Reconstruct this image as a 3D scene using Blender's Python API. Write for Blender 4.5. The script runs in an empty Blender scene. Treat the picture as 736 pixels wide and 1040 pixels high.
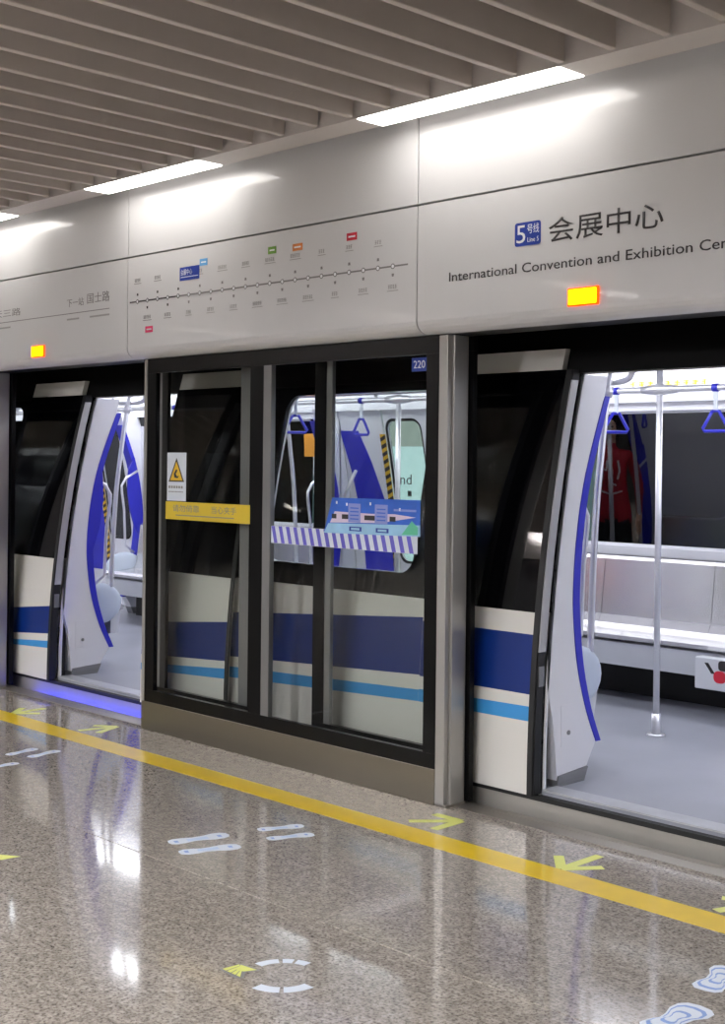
import bpy, bmesh, math, random
from mathutils import Vector, Matrix
from mathutils.geometry import tessellate_polygon

random.seed(7)
S = bpy.context.scene
COL = S.collection

# ------------------------------------------------------------------ camera
F, PHI, ROLL, HY, CAM_H, CAM_D = 1339.24, 0.771081, 0.0106894, 469.17, 1.58, 4.48358
fw = Vector((-math.cos(PHI), math.sin(PHI), 0)); rt = Vector((math.sin(PHI), math.cos(PHI), 0)); up = Vector((0, 0, 1))
cr, sr = math.cos(ROLL), math.sin(ROLL)
cx, cy, cz = rt * cr + up * sr, up * cr - rt * sr, -fw
cd = bpy.data.cameras.new('camera')
cam = bpy.data.objects.new('camera', cd); COL.objects.link(cam)
cam.matrix_world = Matrix(((cx.x, cy.x, cz.x, 0), (cx.y, cy.y, cz.y, -CAM_D), (cx.z, cy.z, cz.z, CAM_H), (0, 0, 0, 1)))
cd.sensor_fit = 'VERTICAL'; cd.sensor_height = 36; cd.lens = F / 1040 * 36
cd.shift_y = -(520 - HY) / 1040
cd.clip_start = 0.05
S.camera = cam

# ------------------------------------------------------------------ world, light levels, exposure
w = bpy.data.worlds.new('station_ambient'); S.world = w; w.use_nodes = True
w.node_tree.nodes['Background'].inputs[0].default_value = (0.95, 0.97, 1.0, 1)
w.node_tree.nodes['Background'].inputs[1].default_value = 0.4
STRIP_E, TRAIN_E, HALL_FILL_E = 9.0, 7.8, 235.0
S.view_settings.view_transform = 'Standard'; S.view_settings.look = 'None'
S.view_settings.gamma = 1; S.view_settings.use_curve_mapping = False
S.view_settings.exposure = 0.3
S.cycles.transparent_max_bounces = 32
S.cycles.max_bounces = 10
S.cycles.use_denoising = True

# ------------------------------------------------------------------ materials
def lin(c): return tuple(((v / 255) / 12.92 if v / 255 <= 0.04045 else ((v / 255 + 0.055) / 1.055) ** 2.4) for v in c) + (1,)
MATS = {}
def P(name, rgb, rough=0.5, metal=0.0, spec=0.5, var=0.05, scale=6.0, stretch=(1, 1, 1), coat=0.0, bump=0.0):
    """procedural principled material: base colour gently broken up by noise"""
    m = bpy.data.materials.new(name); m.use_nodes = True
    nt = m.node_tree; b = nt.nodes['Principled BSDF']
    c = lin(rgb)
    b.inputs['Roughness'].default_value = rough; b.inputs['Metallic'].default_value = metal
    b.inputs['Specular IOR Level'].default_value = spec; b.inputs['Coat Weight'].default_value = coat
    b.inputs['Coat Roughness'].default_value = 0.04
    tc = nt.nodes.new('ShaderNodeTexCoord'); mp = nt.nodes.new('ShaderNodeMapping'); mp.inputs['Scale'].default_value = stretch
    nz = nt.nodes.new('ShaderNodeTexNoise'); nz.inputs['Scale'].default_value = scale; nz.inputs['Detail'].default_value = 4
    rp = nt.nodes.new('ShaderNodeValToRGB')
    rp.color_ramp.elements[0].position = 0.3; rp.color_ramp.elements[1].position = 0.7
    rp.color_ramp.elements[0].color = tuple(v * (1 - var) for v in c[:3]) + (1,)
    rp.color_ramp.elements[1].color = tuple(min(1, v * (1 + var)) for v in c[:3]) + (1,)
    nt.links.new(tc.outputs['Object'], mp.inputs[0]); nt.links.new(mp.outputs[0], nz.inputs[0])
    nt.links.new(nz.outputs['Fac'], rp.inputs[0]); nt.links.new(rp.outputs[0], b.inputs['Base Color'])
    if bump:
        bp = nt.nodes.new('ShaderNodeBump'); bp.inputs['Strength'].default_value = bump; bp.inputs['Distance'].default_value = 0.002
        nt.links.new(nz.outputs['Fac'], bp.inputs['Height']); nt.links.new(bp.outputs[0], b.inputs['Normal'])
    MATS[name] = m
    return m
def E_(name, rgb, strength):
    m = bpy.data.materials.new(name); m.use_nodes = True
    nt = m.node_tree; nt.nodes.clear()
    o = nt.nodes.new('ShaderNodeOutputMaterial'); e = nt.nodes.new('ShaderNodeEmission')
    e.inputs[0].default_value = lin(rgb); e.inputs[1].default_value = strength
    nt.links.new(e.outputs[0], o.inputs[0]); MATS[name] = m
    return m
def G_(name, tint=(255, 255, 255), ior=1.45, rough=0.02, boost=1.0):
    """thin clear pane: see-through with a mirror reflection that grows at grazing angles"""
    m = bpy.data.materials.new(name); m.use_nodes = True
    nt = m.node_tree; nt.nodes.clear()
    o = nt.nodes.new('ShaderNodeOutputMaterial'); t = nt.nodes.new('ShaderNodeBsdfTransparent'); g = nt.nodes.new('ShaderNodeBsdfGlossy')
    mx = nt.nodes.new('ShaderNodeMixShader'); geo = nt.nodes.new('ShaderNodeNewGeometry')
    dt = nt.nodes.new('ShaderNodeVectorMath'); dt.operation = 'DOT_PRODUCT'
    nt.links.new(geo.outputs['Normal'], dt.inputs[0]); nt.links.new(geo.outputs['Incoming'], dt.inputs[1])
    def mth(op, a, b):
        n = nt.nodes.new('ShaderNodeMath'); n.operation = op
        for i, v in enumerate((a, b)):
            if v is None: continue
            if isinstance(v, (int, float)): n.inputs[i].default_value = v
            else: nt.links.new(v, n.inputs[i])
        return n.outputs[0]
    f0 = ((ior - 1) / (ior + 1)) ** 2
    c = mth('SUBTRACT', 1.0, mth('ABSOLUTE', dt.outputs['Value'], None))
    fres = mth('ADD', mth('MULTIPLY', mth('POWER', c, 5.0), 1 - f0), f0)      # Schlick, the same from both faces of the pane
    mu = nt.nodes.new('ShaderNodeMath'); mu.operation = 'MULTIPLY'; mu.inputs[1].default_value = boost; mu.use_clamp = True
    t.inputs[0].default_value = lin(tint); g.inputs[0].default_value = (1, 1, 1, 1); g.inputs['Roughness'].default_value = rough
    nt.links.new(fres, mu.inputs[0]); nt.links.new(mu.outputs[0], mx.inputs[0])
    nt.links.new(t.outputs[0], mx.inputs[1]); nt.links.new(g.outputs[0], mx.inputs[2]); nt.links.new(mx.outputs[0], o.inputs[0])
    MATS[name] = m
    return m

P('fascia', (208, 208, 209), 0.3, spec=0.5, var=0.015, scale=1.5, coat=0.5)
P('fascia_gap', (60, 52, 46), 0.7)
P('baffle', (190, 181, 173), 0.55, var=0.03)
P('trim_paint', (196, 190, 186), 0.5, var=0.02)
P('void', (28, 26, 25), 0.9)
P('steel', (176, 174, 170), 0.36, metal=0.6, var=0.04, scale=3, stretch=(1, 1, 0.04))
P('kick_steel', (138, 132, 121), 0.36, metal=1.0, var=0.05, scale=3, stretch=(0.04, 1, 1))
P('sill_steel', (170, 164, 156), 0.4, metal=0.9, var=0.08, scale=4, stretch=(0.1, 1, 1))
P('aluminium', (142, 142, 142), 0.42, metal=0.8, var=0.03)
P('jamb_grey', (176, 176, 178), 0.4, metal=0.2, var=0.03)
P('chrome', (232, 232, 236), 0.32, metal=0.75, var=0.02)
P('black_frame', (9, 9, 10), 0.3, spec=0.2, var=0.1)
P('rubber', (15, 15, 16), 0.6, var=0.1)
P('black_glass', (6, 6, 8), 0.06, spec=0.6, var=0.1)
P('body_beige', (210, 207, 201), 0.3, var=0.02, scale=2, coat=0.3)
P('skirt_grey', (158, 154, 147), 0.4, metal=0.3, var=0.05, scale=3)
P('body_black', (9, 9, 11), 0.16, var=0.1); P('header_black', (7, 7, 8), 0.5, spec=0.2, var=0.1)
P('stripe_blue', (4, 40, 112), 0.3, var=0.03, coat=0.3)
P('stripe_sky', (58, 142, 205), 0.3, var=0.03, coat=0.3)
P('lining', (226, 226, 232), 0.35, var=0.012, scale=2)
P('rim_blue', (44, 46, 190), 0.3, var=0.04)
P('train_floor', (146, 148, 158), 0.36, var=0.06, scale=3, spec=0.4)
P('threshold', (190, 192, 198), 0.3, metal=0.5, var=0.1, scale=8)
P('kick_grey', (140, 140, 142), 0.4, metal=0.5, stretch=(1, 1, 12), var=0.1)
P('seat_steel', (214, 212, 214), 0.22, metal=0.75, var=0.03, scale=2)
P('seat_shell', (196, 206, 220), 0.35, var=0.02)
P('seat_skirt', (206, 208, 214), 0.4, var=0.02)
P('yellow_line', (226, 190, 26), 0.32, var=0.05, scale=9, coat=0.4)
P('arrow_yellow', (214, 217, 116), 0.4, var=0.04)
P('sticker_white', (210, 216, 226), 0.4, var=0.03)
P('sole_blue', (182, 200, 226), 0.4)
P('sticker_blue', (120, 150, 205), 0.4, var=0.06)
P('sign_blue', (30, 58, 150), 0.4, var=0.03)
P('ink', (40, 36, 38), 0.5, var=0.05)
P('ink_grey', (128, 126, 126), 0.5, var=0.05)
P('ink_pale', (158, 157, 156), 0.5, var=0.05)
P('white_ink', (235, 237, 240), 0.5, var=0.02)
P('warn_yellow', (222, 178, 40), 0.45, var=0.03)
P('tape_yellow', (206, 178, 46), 0.45, var=0.04)
P('mark_red', (205, 42, 62), 0.45); P('mark_pink', (226, 62, 108), 0.45); P('mark_green', (112, 160, 62), 0.45)
P('mark_orange', (226, 138, 72), 0.45); P('mark_sky', (100, 168, 222), 0.45)
P('hatch_violet', (98, 92, 190), 0.45); P('orange_paper', (236, 160, 50), 0.5)
P('poster_blue', (46, 98, 196), 0.4, var=0.12, scale=9); P('poster_sky', (150, 196, 224), 0.4, var=0.1, scale=12)
P('poster_pink', (212, 196, 214), 0.4); P('poster_green', (92, 186, 150), 0.4); P('poster_lilac', (136, 146, 206), 0.4)
P('jacket_red', (178, 22, 40), 0.6, var=0.08); P('trousers', (20, 20, 24), 0.7); P('skin', (206, 160, 134), 0.5); P('hair', (14, 12, 12), 0.5)
P('tunnel', (20, 20, 22), 0.9); P('hall_wall', (62, 60, 58), 0.5, var=0.05)
E_('strip_light', (255, 250, 244), STRIP_E)
E_('train_light', (246, 249, 255), TRAIN_E)
E_('hall_fill', (250, 250, 255), HALL_FILL_E)
E_('amber', (255, 176, 8), 3.2); E_('amber_edge', (255, 72, 10), 2.2)
E_('led_orange', (255, 92, 20), 2.5)
E_('lightbox', (200, 236, 236), 1.25); E_('lightbox_top', (186, 202, 194), 0.9)
E_('blue_led', (20, 40, 255), 26.0)
G_('glass', (249, 250, 249), 1.45, 0.015, 0.62)
G_('train_glass', (242, 244, 244), 1.5, 0.01, 0.9)
G_('dark_glass', (150, 154, 156), 1.5, 0.01, 1.7)

def granite():
    m = bpy.data.materials.new('granite'); m.use_nodes = True
    nt = m.node_tree; b = nt.nodes['Principled BSDF']; N = nt.nodes.new; L = nt.links.new
    geo = N('ShaderNodeNewGeometry')
    n1 = N('ShaderNodeTexNoise'); n1.inputs['Scale'].default_value = 85; n1.inputs['Detail'].default_value = 3; n1.inputs['Roughness'].default_value = 0.65
    n2 = N('ShaderNodeTexNoise'); n2.inputs['Scale'].default_value = 26; n2.inputs['Detail'].default_value = 5
    n3 = N('ShaderNodeTexNoise'); n3.inputs['Scale'].default_value = 1.3; n3.inputs['Detail'].default_value = 2
    vo = N('ShaderNodeTexVoronoi'); vo.inputs['Scale'].default_value = 70
    for n in (n1, n2, n3, vo): L(geo.outputs['Position'], n.inputs['Vector'])
    r1 = N('ShaderNodeValToRGB'); e = r1.color_ramp.elements
    e[0].position = 0.36; e[0].color = lin((116, 109, 102)); e[1].position = 0.62; e[1].color = lin((189, 182, 173))
    k = e.new(0.47); k.color = lin((166, 158, 148))
    L(n1.outputs['Fac'], r1.inputs[0])
    r2 = N('ShaderNodeValToRGB'); e = r2.color_ramp.elements
    e[0].position = 0.38; e[0].color = (0.66, 0.65, 0.65, 1); e[1].position = 0.6; e[1].color = (1, 1, 1, 1)
    L(n2.outputs['Fac'], r2.inputs[0])
    m1 = N('ShaderNodeMixRGB'); m1.blend_type = 'MULTIPLY'; m1.inputs[0].default_value = 0.8
    L(r1.outputs[0], m1.inputs[1]); L(r2.outputs[0], m1.inputs[2])
    r3 = N('ShaderNodeValToRGB'); e = r3.color_ramp.elements
    e[0].position = 0.35; e[0].color = (0.92, 0.9, 0.87, 1); e[1].position = 0.65; e[1].color = (1.02, 1.0, 0.99, 1)
    L(n3.outputs['Fac'], r3.inputs[0])
    m2 = N('ShaderNodeMixRGB'); m2.blend_type = 'MULTIPLY'; m2.inputs[0].default_value = 1
    L(m1.outputs[0], m2.inputs[1]); L(r3.outputs[0], m2.inputs[2])
    r4 = N('ShaderNodeValToRGB'); e = r4.color_ramp.elements
    e[0].position = 0.0; e[0].color = (0.42, 0.40, 0.40, 1); e[1].position = 0.16; e[1].color = (1, 1, 1, 1)
    L(vo.outputs['Distance'], r4.inputs[0])
    m3 = N('ShaderNodeMixRGB'); m3.blend_type = 'MULTIPLY'; m3.inputs[0].default_value = 0.5
    L(m2.outputs[0], m3.inputs[1]); L(r4.outputs[0], m3.inputs[2]); L(m3.outputs[0], b.inputs['Base Color'])
    b.inputs['Roughness'].default_value = 0.09; b.inputs['Specular IOR Level'].default_value = 0.6
    b.inputs['Coat Weight'].default_value = 0.5; b.inputs['Coat Roughness'].default_value = 0.05
    MATS['granite'] = m
granite()
P('joint', (112, 98, 84), 0.6)

# ------------------------------------------------------------------ builders
def wloc(p):
    v = Vector((0, 0, 0))
    while p is not None:
        v += p.location; p = p.parent
    return v
def link(name, me, mat, parent=None, loc=None):
    """mesh given in world coordinates (relative to loc when loc is given)"""
    o = bpy.data.objects.new(name, me); COL.objects.link(o)
    if mat and not me.materials: me.materials.append(MATS[mat])
    pl = wloc(parent)
    if parent: o.parent = parent
    o.location = (Vector(loc) if loc is not None else Vector((0, 0, 0))) - pl
    return o
def bm_obj(name, bm, mat, parent=None, loc=None, smooth=False):
    bmesh.ops.recalc_face_normals(bm, faces=bm.faces)
    me = bpy.data.meshes.new(name); bm.to_mesh(me); bm.free()
    if loc is None and len(me.vertices):      # put the origin at the base of the piece
        xs = [v.co.x for v in me.vertices]; ys = [v.co.y for v in me.vertices]; zs = [v.co.z for v in me.vertices]
        loc = Vector(((min(xs) + max(xs)) / 2, (min(ys) + max(ys)) / 2, min(zs)))
        me.transform(Matrix.Translation(-loc))
    if smooth:
        for p in me.polygons: p.use_smooth = True
    return link(name, me, mat, parent, loc)
def tag(o, label=None, cat=None, group=None, kind=None):
    if label: o['label'] = label
    if cat: o['category'] = cat
    if group: o['group'] = group
    if kind: o['kind'] = kind
    return o
def thing(name, loc, label, cat, group=None):
    o = bpy.data.objects.new(name, None); COL.objects.link(o); o.location = loc; o.empty_display_size = 0.1
    return tag(o, label, cat, group)
def add_box(bm, x0, x1, y0, y1, z0, z1, bev=0.0, seg=2):
    r = bmesh.ops.create_cube(bm, size=1)
    for v in r['verts']:
        v.co = Vector(((x0 + x1) / 2 + v.co.x * (x1 - x0), (y0 + y1) / 2 + v.co.y * (y1 - y0), (z0 + z1) / 2 + v.co.z * (z1 - z0)))
    if bev:
        es = list({e for v in r['verts'] for e in v.link_edges})
        bmesh.ops.bevel(bm, geom=es, offset=bev, segments=seg, affect='EDGES', profile=0.5)
def box(name, x0, x1, y0, y1, z0, z1, mat, parent=None, bev=0.0):
    bm = bmesh.new(); add_box(bm, x0, x1, y0, y1, z0, z1, bev)
    return bm_obj(name, bm, mat, parent)
def prism_bm(bm, pts, axis, a0, a1):
    """pts: 2D outline; axis 'x' -> (y,z), 'y' -> (x,z), 'z' -> (x,y)"""
    def mk(p, a): return {'x': (a, p[0], p[1]), 'y': (p[0], a, p[1]), 'z': (p[0], p[1], a)}[axis]
    A = [bm.verts.new(mk(p, a0)) for p in pts]; B = [bm.verts.new(mk(p, a1)) for p in pts]
    n = len(pts)
    fa = bm.faces.new(A); fb = bm.faces.new(B[::-1]); fa.normal_update(); fb.normal_update()
    for i in range(n): bm.faces.new((A[i], B[i], B[(i + 1) % n], A[(i + 1) % n]))
    bmesh.ops.triangulate(bm, faces=[f for f in (fa, fb) if len(f.verts) > 4])
def prism(name, pts, axis, a0, a1, mat, parent=None, smooth=False):
    bm = bmesh.new(); prism_bm(bm, pts, axis, a0, a1)
    return bm_obj(name, bm, mat, parent, smooth=smooth)
def catmull(pts, n=6):
    pts = [Vector(p) for p in pts]; out = []
    for i in range(len(pts) - 1):
        p0 = pts[max(i - 1, 0)]; p1 = pts[i]; p2 = pts[i + 1]; p3 = pts[min(i + 2, len(pts) - 1)]
        for k in range(n):
            t = k / n
            out.append(0.5 * ((2 * p1) + (p2 - p0) * t + (2 * p0 - 5 * p1 + 4 * p2 - p3) * t * t + (3 * p1 - p0 - 3 * p2 + p3) * t ** 3))
    out.append(pts[-1]); return out
def tube_bm(bm, pts, r, seg=10):
    pts = [Vector(p) for p in pts]; rings = []; nrm = None
    for i, p in enumerate(pts):
        d = (pts[min(i + 1, len(pts) - 1)] - pts[max(i - 1, 0)]).normalized()
        if nrm is None:
            nrm = d.orthogonal().normalized()
        nrm = (nrm - d * nrm.dot(d)).normalized(); bi = d.cross(nrm)
        rr = r[i] if isinstance(r, (list, tuple)) else r
        rings.append([bm.verts.new(p + rr * (math.cos(2 * math.pi * k / seg) * nrm + math.sin(2 * math.pi * k / seg) * bi)) for k in range(seg)])
    for a, b in zip(rings, rings[1:]):
        for k in range(seg): bm.faces.new((a[k], a[(k + 1) % seg], b[(k + 1) % seg], b[k]))
    bm.faces.new(rings[0][::-1]); bm.faces.new(rings[-1])
def tube(name, pts, r, mat, parent=None, seg=10):
    bm = bmesh.new(); tube_bm(bm, pts, r, seg)
    return bm_obj(name, bm, mat, parent, smooth=True)
def rrect(x0, x1, z0, z1, r, n=5):
    out = []
    for (cx_, cz_, a0) in ((x1 - r, z1 - r, 0), (x0 + r, z1 - r, 90), (x0 + r, z0 + r, 180), (x1 - r, z0 + r, 270)):
        for k in range(n + 1):
            a = math.radians(a0 + 90 * k / n); out.append((cx_ + r * math.cos(a), cz_ + r * math.sin(a)))
    return out
YM = 1.68                                   # centre line of the car
def YB(z): return 0.2 + 0.072 * max(0.0, z - 0.1) ** 2      # outer face of a plug door leaf
def side(y, s): return y if s > 0 else 2 * YM - y
def skin(name, outer, holes, mat, off, thick, parent=None, s=1, yfun=YB, dz=0.12):
    """curved sheet following the car side: outline (x,z) with holes, leaning with the body"""
    polys = [[Vector((p[0], p[1], 0)) for p in outer]] + [[Vector((p[0], p[1], 0)) for p in h] for h in holes]
    flat = [v for pl in polys for v in pl]
    bm = bmesh.new(); vs = [bm.verts.new((v.x, 0, v.y)) for v in flat]
    for t in tessellate_polygon(polys):
        try: bm.faces.new([vs[i] for i in t])
        except ValueError: pass
    zmin, zmax = min(v.y for v in flat), max(v.y for v in flat)
    z = zmin + dz
    while z < zmax - 0.01:
        bmesh.ops.bisect_plane(bm, geom=bm.verts[:] + bm.edges[:] + bm.faces[:], plane_co=(0, 0, z), plane_no=(0, 0, 1)); z += dz
    for v in bm.verts: v.co.y = side(yfun(v.co.z) + off, s)
    r = bmesh.ops.extrude_face_region(bm, geom=bm.faces[:])
    for g in r['geom']:
        if isinstance(g, bmesh.types.BMVert): g.co.y += thick * s
    return bm_obj(name, bm, mat, parent)
def rect(x0, x1, z0, z1): return [(x0, z0), (x1, z0), (x1, z1), (x0, z1)]
_TXT = {}
def text_mesh(t, bold=0.0):
    key = (t, bold)
    if key not in _TXT:
        c = bpy.data.curves.new('lettering', 'FONT'); c.body = t; c.resolution_u = 3; c.offset = bold
        o = bpy.data.objects.new('lettering', c); COL.objects.link(o)
        dg = bpy.context.evaluated_depsgraph_get()
        me = bpy.data.meshes.new_from_object(o.evaluated_get(dg))
        bpy.data.objects.remove(o); bpy.data.curves.remove(c)
        xs = [v.co.x for v in me.vertices] or [0, 1]; ys = [v.co.y for v in me.vertices] or [0, 1]
        _TXT[key] = (me, min(xs), max(xs), min(ys), max(ys))
    return _TXT[key]
def text(name, t, x0, x1, z0, z1, y, mat, parent=None, face=-1, bold=0.0):
    """flat lettering fitted into a rectangle of a vertical plane, thickness 1 mm"""
    src, a, b, c, d = text_mesh(t, bold)
    bm = bmesh.new(); bm.from_mesh(src)
    for v in bm.verts:
        u = (v.co.x - a) / (b - a); q = (v.co.y - c) / (d - c)
        v.co = Vector((x0 + u * (x1 - x0), y, z0 + q * (z1 - z0)))
    r = bmesh.ops.extrude_face_region(bm, geom=bm.faces[:])
    for g in r['geom']:
        if isinstance(g, bmesh.types.BMVert): g.co.y += 0.0008 * face
    return bm_obj(name, bm, mat, parent)

# ================================================================== PLATFORM FLOOR
fl = tag(box('floor', -16, 4, -10, 0.045, -0.30, -0.012, 'joint'), 'polished speckled grey granite platform floor', kind='structure')
rows = [0.044, -1.418, -2.88, -4.34, -5.8, -7.26, -8.72, -10]
SLAB = 1.16
slab_mesh = {}
for a, b in zip(rows, rows[1:]):
    hgt = a - b - (0.004 if a < 0.04 else 0.0035)
    for k in range(17):
        key = round(hgt, 4)
        if key not in slab_mesh:
            bm = bmesh.new(); add_box(bm, -SLAB / 2 + 0.0003, SLAB / 2 - 0.0003, -hgt, 0, -0.0119, 0)
            me = bpy.data.meshes.new('slab'); bmesh.ops.recalc_face_normals(bm, faces=bm.faces); bm.to_mesh(me); bm.free(); slab_mesh[key] = me
        link('slab', slab_mesh[key], 'granite', fl, (-15.4 + k * SLAB, a - (0.0035 if a < 0.04 else 0), 0))
sill = tag(box('trim_1', -16, 4, 0.046, 0.128, -0.30, 0.002, 'sill_steel'), 'brushed steel sill along the platform edge', kind='structure')
box('sill_strip', -16, 4, 0.132, 0.172, -0.30, 0.002, 'sill_steel', sill)
box('groove', -16, 4, 0.128, 0.132, -0.30, -0.012, 'rubber', sill)

# ================================================================== FASCIA WALL
FY = -0.06
wall = tag(box('wall_platform', -16, 4, 0.02, 0.10, 2.2, 3.6, 'fascia_gap'), 'glossy off-white panelled wall above the screen doors', kind='structure')
seams = [-15.45, -13.1, -10.87, -8.54, -6.555, -4.203, -2.22, 0.13, 2.1, 4.0]
G = 0.003
for a, b in zip(seams, seams[1:]):
    box('upper_panel', a + G, b - G, FY, FY + 0.04, 2.7745, 3.42, 'fascia', wall, bev=0.002)
    prof = [(FY + 0.045, 2.765), (FY, 2.765), (FY, 2.232), (FY + 0.004, 2.214), (FY + 0.014, 2.199), (FY + 0.032, 2.186), (FY + 0.06, 2.174), (FY + 0.075, 2.172), (FY + 0.075, 2.20), (FY + 0.045, 2.215)]
    prism('lower_panel', prof, 'x', a + G, b - G, 'fascia', wall)
hd = tag(box('trim_2', -16, 4, 0.0155, 0.165, 2.172, 2.199, 'black_frame'), 'black header running above the screen doors', kind='structure')

# ================================================================== CEILING
ceil = tag(box('ceiling', -16, 4, -10, 0.10, 3.62, 3.72, 'void'), 'dark ceiling void above grey baffles', kind='structure')
bm = bmesh.new(); add_box(bm, -0.032, 0, -9.6, 0, 0, 0.15, 0.003, 1)
bme = bpy.data.meshes.new('baffle'); bmesh.ops.recalc_face_normals(bm, faces=bm.faces); bm.to_mesh(bme); bm.free()
for k in range(-25, 52):
    link('baffle', bme, 'baffle', ceil, (-2.42 - 0.237 * k, -0.37, 3.138))
edge = tag(box('trim_3', -16, 4, -0.352, -0.348, 3.136, 3.30, 'trim_paint'), 'pale painted edge strip where the ceiling meets the wall', kind='structure')
lights = [(-4.32, -3.177), (-6.585, -5.51), (-8.85, -7.62), (-2.02, -0.88), (-11.1, -9.95), (0.3, 1.45), (-13.4, -12.25)]
cuts = sorted(lights); x = -16
for a, b in cuts + [(4, 4)]:
    box('edge_strip', x, a, -0.348, -0.177, 3.136, 3.146, 'trim_paint', edge); x = b
names = {0: 'linear ceiling light at the wall edge above the station name', 1: 'linear ceiling light at the wall edge above the left end of the route map',
         2: 'linear ceiling light cut off by the left picture edge'}
for i, (a, b) in enumerate(lights):
    t = thing('ceiling_light', ((a + b) / 2, -0.26, 3.13), names.get(i, 'linear ceiling light at the wall edge outside the picture'), 'ceiling light', 'linear lights along the wall edge')
    box('diffuser', a + 0.004, b - 0.004, -0.346, -0.18, 3.133, 3.139, 'strip_light', t)
    box('housing', a + 0.004, b - 0.004, -0.344, -0.182, 3.1395, 3.19, 'trim_paint', t)
# the rest of the hall behind the camera: far wall, plus closing walls and fill lamps added for the light
tag(box('wall_back', -16, 4, -10.1, -10, -0.3, 3.72, 'hall_wall'), 'grey far wall of the platform hall', kind='structure')
tag(box('wall_left', -16.2, -16, -10, 0.02, -0.3, 3.72, 'hall_wall'), 'grey unseen wall added beyond the left to block ambient light', kind='structure')  # both end walls are added to keep world light out of the reflections
tag(box('wall_right', 4.0, 4.2, -10, 0.02, -0.3, 3.72, 'hall_wall'), 'grey unseen wall added beyond the right to block ambient light', kind='structure')
for yy in (-5.6, -8.0):  # fill lamps added out of view to brighten wall, floor and ceiling
    for k in range(6):
        xx = -12.9 + 2.844 * k
        t = thing('fill_lamp', (xx, yy, 3.2), 'unseen fill lamp added between ceiling baffles behind the viewer', 'ceiling light', 'unseen fill lamps between the baffles')
        box('diffuser', xx + 0.04, xx + 0.20, yy - 0.7, yy + 0.7, 3.200, 3.206, 'hall_fill', t)
        box('housing', xx + 0.05, xx + 0.15, yy - 0.7, yy + 0.7, 3.2062, 3.26, 'trim_paint', t)

# ================================================================== PRINT ON THE FASCIA
sg = thing('station_sign', (-3.2, FY - 0.0005, 2.40), 'dark station name lettering with blue line five badge on the wall panel', 'sign')
yy = FY - 0.0008
text('chinese_name', '会展中心', -3.442, -2.880, 2.508, 2.612, yy, 'ink', sg, bold=0.004)
WORDS = 'International Convention and Exhibition Center'.split(); full = text_mesh(' '.join(WORDS)); sc = (-2.497 + 4.003) / (full[2] - full[1])
for i, wd_ in enumerate(WORDS):
    pre = text_mesh(' '.join(WORDS[:i + 1])); own = text_mesh(wd_); e = -4.003 + (pre[2] - full[1]) * sc
    text('english_word', wd_, e - (own[2] - own[1]) * sc, e, 2.398 + min(0, own[3]) * 0.06, 2.398 + own[4] * 0.06, yy, 'ink', sg, bold=0.003)
bd = prism('line_badge', rrect(-3.624, -3.484, 2.512, 2.613, 0.012), 'y', yy - 0.0012, yy, 'sign_blue', sg)
text('numeral', '5', -3.614, -3.566, 2.525, 2.601, yy - 0.0014, 'white_ink', bd)
text('characters', '号线', -3.556, -3.492, 2.562, 2.603, yy - 0.0014, 'white_ink', bd)
text('small_words', 'Line 5', -3.554, -3.494, 2.526, 2.546, yy - 0.0014, 'white_ink', bd)

rm = thing('route_map', (-5.4, FY - 0.0005, 2.28), 'printed metro route diagram with station dots between two panel seams', 'sign')
ZL = 2.503
box('route_line', -6.53, -6.075, yy - 0.0006, yy, ZL - 0.004, ZL + 0.004, 'ink', rm)
box('route_line', -6.075, -4.262, yy - 0.0006, yy, ZL - 0.004, ZL + 0.004, 'ink_grey', rm)
cyc = [(0.0135 * math.cos(a * math.pi / 6), 0.0135 * math.sin(a * math.pi / 6)) for a in range(12)]
cyi = [(p[0] * .62, p[1] * .62) for p in cyc]
st_x = [-6.452 + i * (2.092 / 21) for i in range(22)]
for i, sx in enumerate(st_x):
    dk = 'ink' if i < 5 else 'ink_grey'
    mk_ = prism('station_dot', [(sx + p[0], ZL + p[1]) for p in cyc], 'y', yy - 0.001, yy - 0.0006, dk, rm)
    prism('dot_centre', [(sx + p[0], ZL + p[1]) for p in cyi], 'y', yy - 0.0014, yy - 0.001, 'white_ink', mk_)
    sgn = 1 if i % 2 == 0 else -1
    zt = ZL + sgn * 0.034
    prism('pointer', [(sx - 0.008, zt), (sx + 0.008, zt), (sx + 0.006, zt + sgn * 0.014), (sx - 0.006, zt + sgn * 0.014)][::sgn], 'y', yy - 0.0006, yy, dk, rm)
    if i == 4: continue
    zc = ZL + (0.115 if sgn > 0 else -0.105); wd = random.choice((0.045, 0.06, 0.075))
    bm = bmesh.new(); mt = 'ink_grey' if i < 4 else 'ink_pale'
    nch = int(wd / 0.015)
    for c in range(nch):                      # illegible small name: one dense glyph block per character
        gx = sx - wd / 2 + c * wd / nch; gw = wd / nch * 0.78
        for q in range(3): add_box(bm, gx, gx + gw * random.uniform(.7, 1), yy - 0.0006, yy, zc + q * 0.0075, zc + q * 0.0075 + 0.0035)
        gxx = gx + gw * random.uniform(.2, .6); add_box(bm, gxx, gxx + 0.002, yy - 0.0007, yy, zc, zc + 0.019)
    add_box(bm, sx - wd / 2 - 0.006, sx + wd / 2 + 0.006, yy - 0.0006, yy, zc - 0.012, zc - 0.0085)
    bm_obj('station_name', bm, mt, rm)
cb = box('current_station_box', -6.04, -5.86, yy - 0.001, yy, 2.585, 2.660, 'sign_blue', rm)
text('box_name', '会展中心', -6.03, -5.925, 2.615, 2.648, yy - 0.0012, 'white_ink', cb)
box('box_rule', -6.03, -5.87, yy - 0.0012, yy - 0.001, 2.602, 2.606, 'white_ink', cb)
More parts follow.
